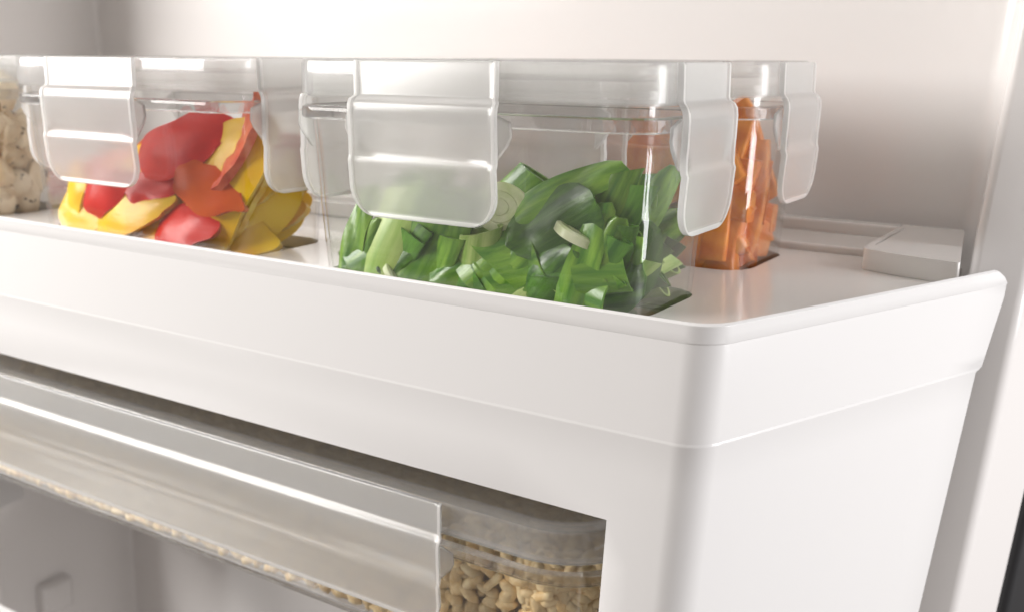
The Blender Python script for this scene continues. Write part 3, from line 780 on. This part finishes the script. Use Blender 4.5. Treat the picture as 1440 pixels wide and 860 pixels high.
GM = []
for v_, f_ in GR:
    me = mesh_of('grain', v_, f_); GM.append(finish(me, [M['grain']], 180))
rnd = random.Random(77)
spots = []
cr, sr = math.cos(RZ), math.sin(RZ)
hx_i, hy_i, top = Rin['hx'] - .0052, Rin['hy'] - .0052, .0460
def add_spot(x, y, z, shown): spots.append((x, y, z, shown))
# sheets against the front wall and the right end, then the top of the heap
for layer in range(4):
    yy = -hy_i + .0020 + layer * .0040
    x = -hx_i + .03
    while x < hx_i - .018:
        z = .0035
        while z < top - layer * .0005:
            add_spot(x + rnd.uniform(-.0022, .0022), yy + rnd.uniform(-.001, .001), z + rnd.uniform(-.0012, .0012), layer < 1); z += .0047
        x += .0080
rc = Rin['r']
for layer in range(3):
    rad = rc - .0024 - layer * .0040
    for k in range(int(14 - layer * 2)):
        t = -PI / 2 + (k + .5) / (14 - layer * 2) * PI / 2
        z = .0035
        while z < top:
            add_spot(hx_i - rc + rad * math.cos(t) + rnd.uniform(-.001, .001), -hy_i + rc + rad * math.sin(t), z + rnd.uniform(-.0012, .0012), layer < 1); z += .0047
nx = 66
for i in range(nx):
    for j in range(18):
        for lay in range(2):
            x = -hx_i + .016 + i * (2 * hx_i - .032) / nx; y = -hy_i + .014 + j * (2 * hy_i - .028) / 18
            add_spot(x + rnd.uniform(-.003, .003), y + rnd.uniform(-.003, .003), top - .002 - lay * .0035 + rnd.uniform(-.0018, .0018) + .002 * math.sin(40 * x), False)
MWc = cam.matrix_world.inverted()
def to_px(p):
    q = MWc @ p; return (720 + 1448 * q.x / -q.z, 430 - 1448 * q.y / -q.z, -q.z)
cand = []
for (x, y, z, shown) in spots:
    p = Vector((x * cr - y * sr, x * sr + y * cr, z)) + rice_c
    rot = Matrix.Rotation(rnd.uniform(0, 6.3), 3, 'Z') @ Matrix.Rotation(rnd.uniform(-.7, .7), 3, 'Y') @ Matrix.Rotation(rnd.uniform(0, 6.3), 3, 'X')
    if shown: rot = Matrix.Rotation(rnd.uniform(-.5, .5), 3, 'Z') @ Matrix.Rotation(rnd.uniform(0, 3.2), 3, 'Y') @ Matrix.Rotation(rnd.uniform(0, 6.3), 3, 'X')
    if shown and x > hx_i - rc: rot = Matrix.Rotation(math.atan2(x - hx_i + rc, -(y + hy_i - rc)), 3, 'Z') @ rot
    u, v, dd = to_px(p)
    free = shown and -15 < u < 862 and v < 880 and (x > RB['clip_off'] + RB['clip_hw'] - .004 or z < .0175)
    cand.append((dd if free else 9 + dd, p, rot, rnd.randrange(6)))
cand.sort(key=lambda c: c[0])
SV = []; SF = []; SI = []; cnt = 0
for i, (key, p, rot, k) in enumerate(cand):
    V = np.array(GR[k][0]) @ np.array(rot.transposed()) + np.array(p)
    sft, bad = inside_shift(V, Rin, .0003)
    if i < 300 and key < 9:
        o = bpy.data.objects.new('puffed_grain', GM[k]); COL.objects.link(o)
        o.matrix_world = Matrix.Translation(p + sft) @ rot.to_4x4()
        tag(o, "toasted puffed grain against the clear wall of the flat container", "grain", "puffed grains against the front of the flat container")
    else:
        V = V + np.array(sft); SV.append(V); SF += [tuple(q + cnt for q in f) for f in GR[k][1]]; cnt += len(V)
sm = mesh_of('grain_heap', np.concatenate(SV).tolist(), SF, fixn=False)
so_ = link('grain_heap', sm, M['grain'], None, 180)
so_['kind'] = 'stuff'; tag(so_, "heap of toasted puffed grain filling the flat container", "grain")
